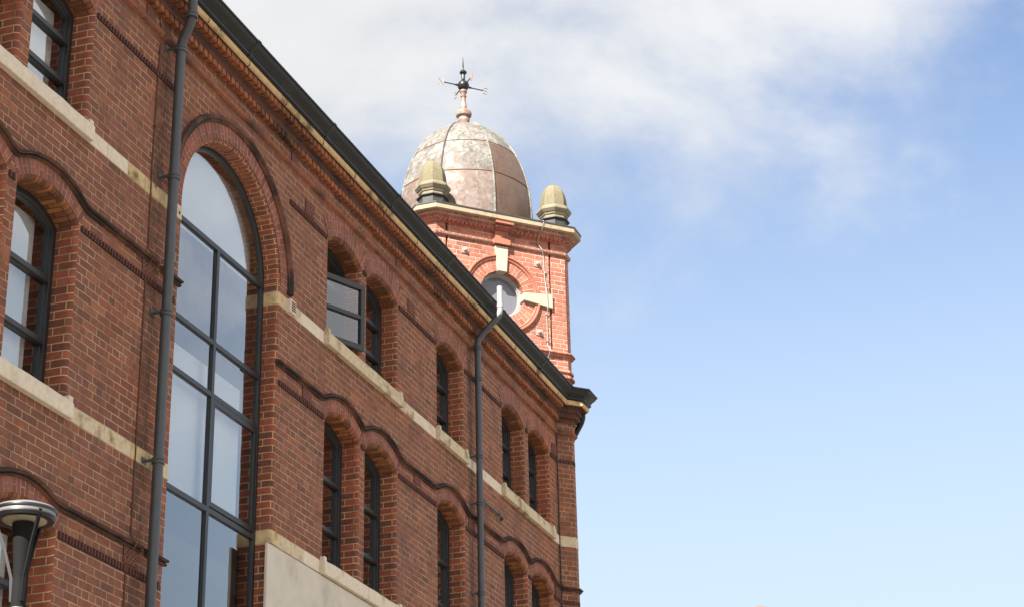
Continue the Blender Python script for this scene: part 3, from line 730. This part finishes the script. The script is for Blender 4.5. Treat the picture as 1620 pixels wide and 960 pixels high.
for k in range(4):
    f = rot(k)
    circ = [(RO*math.cos(t), ZC+RO*math.sin(t)) for t in [2*math.pi*i/48 for i in range(48)]]
    slots = [[(c_-SW/2, 13.15), (c_+SW/2, 13.15), (c_+SW/2, 14.75), (c_-SW/2, 14.75)] for c_ in (SL, SR)]
    slots2 = [[(c_-SW/2, 14.83), (c_+SW/2, 14.83), (c_+SW/2, 14.98), (c_-SW/2, 14.98)] for c_ in (SL, SR)]
    tw.sheet([(-HF, 12.42), (HF, 12.42), (HF, 15.1), (-HF, 15.1)], [circ]+slots+slots2, lambda a_, b_: f(a_, -HS, b_), lambda a_, b_: (a_+HF, b_))
    for sl in slots+slots2:
        for i in range(4):
            p, q = sl[i], sl[(i+1) % 4]
            tw.face([f(p[0], -HS, p[1]), f(q[0], -HS, q[1]), f(q[0], -HS+.07, q[1]), f(p[0], -HS+.07, p[1])], [(0, p[1]), (0, q[1]), (.07, q[1]), (.07, p[1])])
        tw.face([f(p_[0], -HS+.07, p_[1]) for p_ in sl], [(p_[0], p_[1]) for p_ in sl])
    # canted corner
    a_, b_ = f(HF, -HS, 0), f(HS, -HF, 0)
    tw.face([(a_[0], a_[1], 12.42), (b_[0], b_[1], 12.42), (b_[0], b_[1], 15.1), (a_[0], a_[1], 15.1)], [(2.2, 12.42), (2.37, 12.42), (2.37, 15.1), (2.2, 15.1)])
tw.build("wall", mTow, T)
# string and base mouldings
mb = MB(); osweep(mb, [(0, 14.752), (.03, 14.757), (.042, 14.775), (.042, 14.805), (.0, 14.83)]); mb.build("string_course", mTowM, T)
mb = MB(); osweep(mb, [(0, 13.045), (.022, 13.05), (.036, 13.065), (.036, 13.085), (.060, 13.09), (.060, 13.11), (0, 13.145)]); osweep(mb, [(0, 12.80), (.03, 12.80), (.03, 12.835), (.0, 12.845)]); osweep(mb, [(0, 12.70), (.045, 12.70), (.045, 12.735), (.0, 12.76)]); osweep(mb, [(0, 12.43), (.05, 12.44), (.05, 12.50), (0, 12.53)])
mb.build("base_moulding", mTowM, T)
# brick cornice with the stone coping on it
mb = MB(); osweep(mb, [(0, 14.975), (.045, 14.98), (.045, 15.0), (.075, 15.003), (.085, 15.018), (.078, 15.034), (.085, 15.036), (.085, 15.048), (.125, 15.052), (.138, 15.066), (.132, 15.084), (.14, 15.086), (.14, 15.101)])
for k in range(4):
    f = rot(k)
    def fb(x0, x1, y0, y1, z0, z1):
        a_ = [f(x0, y0, z0), f(x1, y0, z0), f(x1, y1, z0), f(x0, y1, z0)]; b_ = [f(x0, y0, z1), f(x1, y0, z1), f(x1, y1, z1), f(x0, y1, z1)]; mb.prism(a_, b_, mi=1)
    fb(-.13, .10, -HS-.11, -HS, 14.982, 15.003); fb(-.15, .12, -HS-.135, -HS, 15.003, 15.036); fb(-.17, .14, -HS-.185, -HS, 15.052, 15.1005)
    fb(-.125, .095, -HS-.055, -HS, 14.83, 14.976); fb(-.15, .12, -HS-.085, -HS, 14.745, 14.83)
    x = -1.08
    while x < 1.06:
        if abs(x) > .2: fb(x, x+.05, -HS-.082, -HS, 14.977, 15.0)
        x += .073
mb.build("brick_cornice", [mTowM, mTerT], T)
mb = MB(); osweep(mb, [(.05, 15.102), (.185, 15.102), (.203, 15.112), (.203, 15.185), (.190, 15.196), (.0, 15.20)]); cop = mb.build("stone_coping", mCop2, T)
mb = MB(); osweep(mb, [(.0, 15.18), (.200, 15.184), (.212, 15.186), (.212, 15.208), (.190, 15.216), (-.1, 15.26), (-.6, 15.34)]); mb.face([(*p, 15.34) for p in octp(-.6)]); mb.build("lead_roof", mLead, T)
# round windows, each with a brick ring, hood and four keystones
for k in range(4):
    f = rot(k); ring = MB(); n = 64
    def pol(r, t, y): return f(r*math.sin(t), y, ZC+r*math.cos(t))
    for i in range(n):
        t0, t1 = 2*math.pi*i/n, 2*math.pi*(i+1)/n
        ring.face([pol(RO, t1, -HS-.006), pol(RO, t0, -HS-.006), pol(.565, t0, -HS-.006), pol(.565, t1, -HS-.006)], [(.0, .565*t1*.83), (.0, .565*t0*.83), (.224, .565*t0*.83), (.224, .565*t1*.83)], 0)
        ring.face([pol(RO, t0, -HS-.006), pol(RO, t1, -HS-.006), pol(RO, t1, -HS+.16), pol(RO, t0, -HS+.16)], [(.0, .565*t0*.83), (.0, .565*t1*.83), (.16, .565*t1*.83), (.16, .565*t0*.83)], 0)
        pr_ = [(.565, 0), (.565, .022), (.585, .03), (.60, .022), (.612, .045), (.632, .045), (.645, 0)]
        for q in range(len(pr_)-1):
            (ra, ea), (rb, eb) = pr_[q], pr_[q+1]
            ring.face([pol(ra, t1, -HS-ea), pol(ra, t0, -HS-ea), pol(rb, t0, -HS-eb), pol(rb, t1, -HS-eb)], None, 1)
    rg = ring.build("window_ring", [mTowA, mTerT], T)
    fr = MB()
    for i in range(n):
        t0, t1 = 2*math.pi*i/n, 2*math.pi*(i+1)/n
        for (ra, ya, rb, yb) in ((RO, .10, RO-.035, .10), (RO-.035, .10, RO-.035, .125), (RO-.035, .125, RO-.05, .125), (RO-.05, .125, RO-.05, .16)):
            fr.face([pol(ra, t0, -HS+ya), pol(ra, t1, -HS+ya), pol(rb, t1, -HS+yb), pol(rb, t0, -HS+yb)])
    rw = fr.build("round_window", mVent, T)
    pn = MB(); pn.face([pol(RO-.045, -2*math.pi*i/48, -HS+.15) for i in range(48)]); pn.build("pane", mGlassT, rw)
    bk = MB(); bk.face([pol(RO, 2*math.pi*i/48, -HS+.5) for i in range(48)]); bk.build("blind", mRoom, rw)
    # key stones: (radial from, to, half width in, out)
    for (ang, ra, rb, ha, hb, off) in ((0, .355, .785, .075, .112, .03), (90, .355, .86, .062, .118, .03), (180, .355, .785, .075, .112, .03), (270, .355, .86, .062, .118, .03)):
        t = R(ang); c_, s_ = math.cos(t), math.sin(t); q = MB()
        def W2(r_, h_, y_): return f(r_*s_+h_*c_-.01, y_, ZC+r_*c_-h_*s_)
        q.prism([W2(ra, -ha, -HS-.055), W2(ra, ha, -HS-.055), W2(rb, hb, -HS-.042), W2(rb, -hb, -HS-.042)],
                [W2(ra, -ha, -HS+.10), W2(ra, ha, -HS+.10), W2(rb, hb, -HS), W2(rb, -hb, -HS)])
        q.build("keystone", mTSt, T, bevel=.006)
    for (bx, bz) in ((-.62, 14.56), (.62, 14.55), (-.62, 13.40), (.62, 13.40)):
        q = MB(); q.prism([f(bx-.058, -HS-.012, bz-.05), f(bx+.058, -HS-.012, bz-.05), f(bx+.058, -HS-.012, bz+.05), f(bx-.058, -HS-.012, bz+.05)],
                          [f(bx-.058, -HS+.01, bz-.05), f(bx+.058, -HS+.01, bz-.05), f(bx+.058, -HS+.01, bz+.05), f(bx-.058, -HS+.01, bz+.05)], mi=0)
        for i in range(6):
            for j in range(16):
                a0, a1, b0, b1 = i*math.pi/12, (i+1)*math.pi/12, 2*math.pi*j/16, 2*math.pi*(j+1)/16
                S = lambda a_, b_: f(bx+.036*math.cos(a_)*math.cos(b_), -HS-.012-.045*math.sin(a_), bz+.036*math.cos(a_)*math.sin(b_))
                q.face([S(a0, b0), S(a0, b1), S(a1, b1), S(a1, b0)], None, 0)
        q.build("boss", mBoss, T, smooth=True)
# lightning cable down the street face
mb = MB()
mb.tube([(.70, -1.25, 15.30), (.66, -1.40, 15.23), (.64, -1.437, 15.17), (.63, -1.40, 15.08), (.62, -1.31, 15.0), (.625, -1.235, 14.9), (.68, -1.275, 14.79), (.72, -1.232, 14.70), (.735, -1.232, 14.3), (.745, -1.275, 14.06), (.75, -1.275, 13.80), (.75, -1.232, 13.7), (.755, -1.232, 13.2), (.765, -1.29, 13.1), (.755, -1.232, 13.0), (.76, -1.232, 12.44)], .007, 6)
for z in (14.42, 13.72, 13.28): mb.box(.73, .76, -1.245, -1.22, z-.012, z+.012)
mb.build("cable", mCable, T)
# corner finials
def finial(cx, cy):
    ph = R(22.5); k = 1/math.cos(R(22.5))
    q = MB(); q.lathe([(.0, 15.22), (.225*k, 15.22), (.225*k, 15.235), (.205*k, 15.25), (.205*k, 15.37), (.235*k, 15.385), (.235*k, 15.40), (0, 15.39)], 8, cx, cy, ph)
    fb_ = q.build("finial", mLead, T); fb_['label'] = "octagonal stone finial on a lead base at a corner of the coping"
    q = MB(); q.lathe([(0, 15.36), (.195*k, 15.36), (.195*k, 15.46), (.21*k, 15.47), (.218*k, 15.50), (.23*k, 15.505), (.262*k, 15.55), (.262*k, 15.585), (.225*k, 15.62), (.205*k, 15.63)], 8, cx, cy, ph)
    q.build("collar", mColl, fb_)
    q = MB(); zb0, H = 15.62, .45
    q.lathe([(.203*k*math.sqrt(max(0, 1-(i/10)**2.5)) if i < 10 else .02, zb0+H*i/10) for i in range(11)]+[(0, zb0+H)], 8, cx, cy, ph)
    q.lathe([(.0, zb0+H-.01), (.026, zb0+H-.005), (.026, zb0+H+.02), (.015, zb0+H+.035), (0, zb0+H+.04)], 10, cx, cy)
    q.build("cap", mFin, fb_)
for cx, cy in ((-1.10, -1.09), (1.0, -1.09), (1.0, 1.05), (-1.1, 1.05)): finial(cx, cy)
# dome
DZ, DB, DR = 15.6, 1.86, 1.125
DCX, DCY = -.05, 0.
def dr(z): return DR*math.sqrt(max(0, 1-((z-DZ)/DB)**2)) if z > DZ else DR
def dpt(z, th, k=1.):      # th: 0 = street face; rib directions every 45 degrees
    ph = (math.degrees(th) % 45)-22.5
    flat = math.cos(R(22.5))/math.cos(R(ph)); rr_ = dr(z)*k*(flat*.32+.68)
    return Vector((DCX+rr_*math.sin(th), DCY-rr_*math.cos(th), z))
dome = MB(); zs_ = [15.24]+[15.35+(17.40-15.35)*i/28 for i in range(29)]
for i in range(len(zs_)-1):
    for k in range(64):
        t0, t1 = 2*math.pi*k/64, 2*math.pi*(k+1)/64
        brown = (0 <= k % 64 < 8) and zs_[i] < 16.74  # right-hand panel: newer brown copper, its shaded side also put into the colour
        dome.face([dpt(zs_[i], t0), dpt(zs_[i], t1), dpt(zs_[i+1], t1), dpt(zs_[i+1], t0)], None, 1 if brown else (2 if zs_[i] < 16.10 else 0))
dome.face([dpt(17.40, 2*math.pi*k/64) for k in range(64)])
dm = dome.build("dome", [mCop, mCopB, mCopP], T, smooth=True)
for k in range(8):
    th = 2*math.pi*k/8; q = MB(); q.tube([dpt(z, th, 1.003) for z in zs_]+[dpt(17.41, th, .9)], .019 if k != 7 else .013, 8)
    q.build("rib", mCop if k not in (7,) else mLead, dm, smooth=True)
q = MB()
for z in (16.12, 16.76):
    q.tube([dpt(z, 2*math.pi*k/64, 1.001) for k in range(65)], .0075, 6, cap=False)
q.build("seam", mRust, dm, smooth=True)
# post and compass arms
q = MB(); q.lathe([(0, 17.36), (.13, 17.37), (.135, 17.40), (.085, 17.425), (.07, 17.45)], 20, -.055, 0, mi=0); q.build("dome_cap", mLead, dm, smooth=True)
VX = -.06
V = MB()
V.lathe([(.075, 17.44), (.08, 17.50), (.095, 17.56), (.10, 17.60), (.085, 17.63), (.125, 17.66), (.135, 17.70), (.125, 17.74), (.075, 17.775), (.055, 17.80), (.05, 17.90), (.04, 17.93), (.04, 18.02), (.052, 18.035), (.04, 18.05), (.045, 18.10), (.062, 18.125), (.058, 18.155), (0, 18.16)], 24, VX, 0)
vp = V.build("weather_vane_post", mPink, T, smooth=True)
V = MB()
V.lathe([(0, 18.15)]+[(.098*math.cos(a_), 18.25+.098*math.sin(a_)) for a_ in [R(-80+160*i/14) for i in range(15)]]+[(.03, 18.36), (.033, 18.46), (.028, 18.47), (.058, 18.49), (.062, 18.51), (.045, 18.535), (.02, 18.55), (.016, 18.57), (0, 18.84)], 20, VX, 0)
V.build("weather_vane_ball", mIron, vp, smooth=True)
q = MB(); q.tube([(VX-.36, 0, 18.24), (VX+.36, 0, 18.24)], .010, 8); q.tube([(VX, -.30, 18.24), (VX, .30, 18.24)], .010, 8)
for x in (-.11, .11): q.tube([(VX+x, 0, 18.24), (VX+x*1.4, 0, 18.24)], [.022, .012], 8); q.tube([(VX, x, 18.24), (VX, x*1.4, 18.24)], [.022, .012], 8)
q.build("compass_arm", mIron, vp, smooth=True)
def letter(ch, ax, sgn):
    H, Wd, rd = .115, .085, .0075
    strokes = {'N': [[(0, 0), (0, 1), (1, 0), (1, 1)]], 'S': [[(1, .86), (.8, .98), (.5, 1), (.15, .93), (0, .75), (.15, .58), (.5, .5), (.85, .42), (1, .25), (.85, .07), (.5, 0), (.2, .02), (0, .14)]],
               'E': [[(1, 1), (0, 1), (0, 0), (1, 0)], [(0, .5), (.8, .5)]], 'W': [[(0, 1), (.25, 0), (.5, .8), (.75, 0), (1, 1)]]}[ch]
    q = MB()
    for st in strokes:
        P = []
        for (a_, b_) in st:
            h = sgn*(.405 if ax == 'x' else .33) + (a_-.5)*Wd*(1 if ax == 'x' else .7)
            P.append((VX+h, 0, 18.24+(b_-.5)*H) if ax == 'x' else (VX, h, 18.24+(b_-.5)*H))
        q.tube(P, rd, 6)
    q.build("compass_letter", mGold, vp)
letter('N', 'x', -1); letter('S', 'x', 1); letter('W', 'y', -1); letter('E', 'y', 1)

# ------------------------------------------------------------------ street lamp
LP = (1.405, 10.66, 0)
S = thing("street_lamp", "grey disc-headed street lamp in front of the lower left window", "street lamp", LP)
LZ = 5.615
q = MB(); q.lathe([(.075, 0), (.075, .9), (.052, .95), (.042, 4.9), (.042, LZ-.585)], 20); q.build("post", mSilver, S, smooth=True)
q = MB(); q.lathe([(.0, LZ-.60), (.046, LZ-.59), (.047, LZ-.44), (.042, LZ-.42), (.044, LZ-.38), (.075, LZ-.05), (.078, LZ-.03), (0, LZ-.03)], 20); q.build("lamp_stem", mBlk, S, smooth=True)
for k in range(3):
    a_ = R(-28+120*k); c_, s_ = math.cos(a_), math.sin(a_)
    q = MB(); pts = [(.046, LZ-.56), (.056, LZ-.40), (.115, LZ-.20), (.180, LZ-.03), (.196, LZ+.03)]
    for i in range(len(pts)-1):
        (ra, za), (rb, zb) = pts[i], pts[i+1]; hw, th = .011, .010
        def V3(r_, t_, z_): return (r_*c_-t_*s_, r_*s_+t_*c_, z_)
        q.prism([V3(ra-th, -hw, za), V3(ra+th, -hw, za), V3(ra+th, hw, za), V3(ra-th, hw, za)], [V3(rb-th, -hw, zb), V3(rb+th, -hw, zb), V3(rb+th, hw, zb), V3(rb-th, hw, zb)])
    q.build("arm", mBlk if k != 2 else mArm, S)
q = MB(); q.lathe([(.165, LZ-.012), (.193, LZ-.008), (.203, LZ+.012), (.200, LZ+.018), (.199, LZ+.048), (.206, LZ+.052), (.208, LZ+.062), (.195, LZ+.076), (.13, LZ+.100), (.0, LZ+.112)], 56, mi=0)
hd = q.build("lamp_head", mHead, S, smooth=True)
q = MB(); q.lathe([(.2005, LZ+.020), (.2022, LZ+.022), (.2015, LZ+.042), (.1995, LZ+.044)], 56); q.build("rim", mSilver, hd, smooth=True)
q = MB(); q.lathe([(.145, LZ-.006), (.165, LZ-.014), (.193, LZ-.0095), (.2045, LZ+.011), (.2015, LZ+.017)], 56); q.build("rim", mIron, hd, smooth=True)
q = MB(); q.lathe([(.2085, LZ+.045), (.2095, LZ+.055), (.207, LZ+.064)], 56); q.build("rim", mIron, hd, smooth=True)
q = MB(); q.lathe([(.0, LZ-.022), (.08, LZ-.020), (.14, LZ-.012), (.150, LZ-.003)], 40); q.build("lens", mLens, hd, smooth=True)
q = MB(); q.lathe([(.006, LZ+.10), (.006, LZ+.140), (0, LZ+.142)], 8, .0, .0); q.build("sensor_pin", mVent, hd)

# ------------------------------------------------------------------ a far roof that just peeps over the bottom edge
F = thing("distant_house", "pale gable top of a distant building just showing at the bottom of the sky", "building", (-7.9, 77.08, 0), R(20))
q = MB(); q.box(-3, 9, 0, 10, 0, 19.8)
GP = [(-3, 19.8), (9, 19.8), (9, 21.0), (.07, 22.57), (-.14, 22.47), (-3, 20.6)]
q.prism([(x, 0, z) for x, z in GP], [(x, .35, z) for x, z in GP]); hw_ = q.build("wall", mFar, F)
q = MB(); q.prism([(0, .36, 22.30), (-3.3, .36, 20.3), (-3.3, .36, 20.1), (9.3, .36, 20.5), (9.3, .36, 20.8)], [(0, 10.2, 22.30), (-3.3, 10.2, 20.3), (-3.3, 10.2, 20.1), (9.3, 10.2, 20.5), (9.3, 10.2, 20.8)]); q.build("roof", mSlate, F)
for z in (3.0, 6.6, 10.2, 13.8, 17.2):
    for x in (-1.6, 1.4, 4.4, 7.2):
        q = MB(); q.box(x-.5, x+.5, -.05, .02, z-.75, z+.75); wi = q.build("window", mFrame, F)
        q = MB(); q.box(x-.42, x+.42, -.062, -.052, z-.67, z+.67); q.build("pane", mGlassT, wi)
        q = MB(); q.box(x-.6, x+.6, -.12, .02, z-.87, z-.76); q.build("sill", mCream, wi)

sc.render.engine = 'CYCLES'
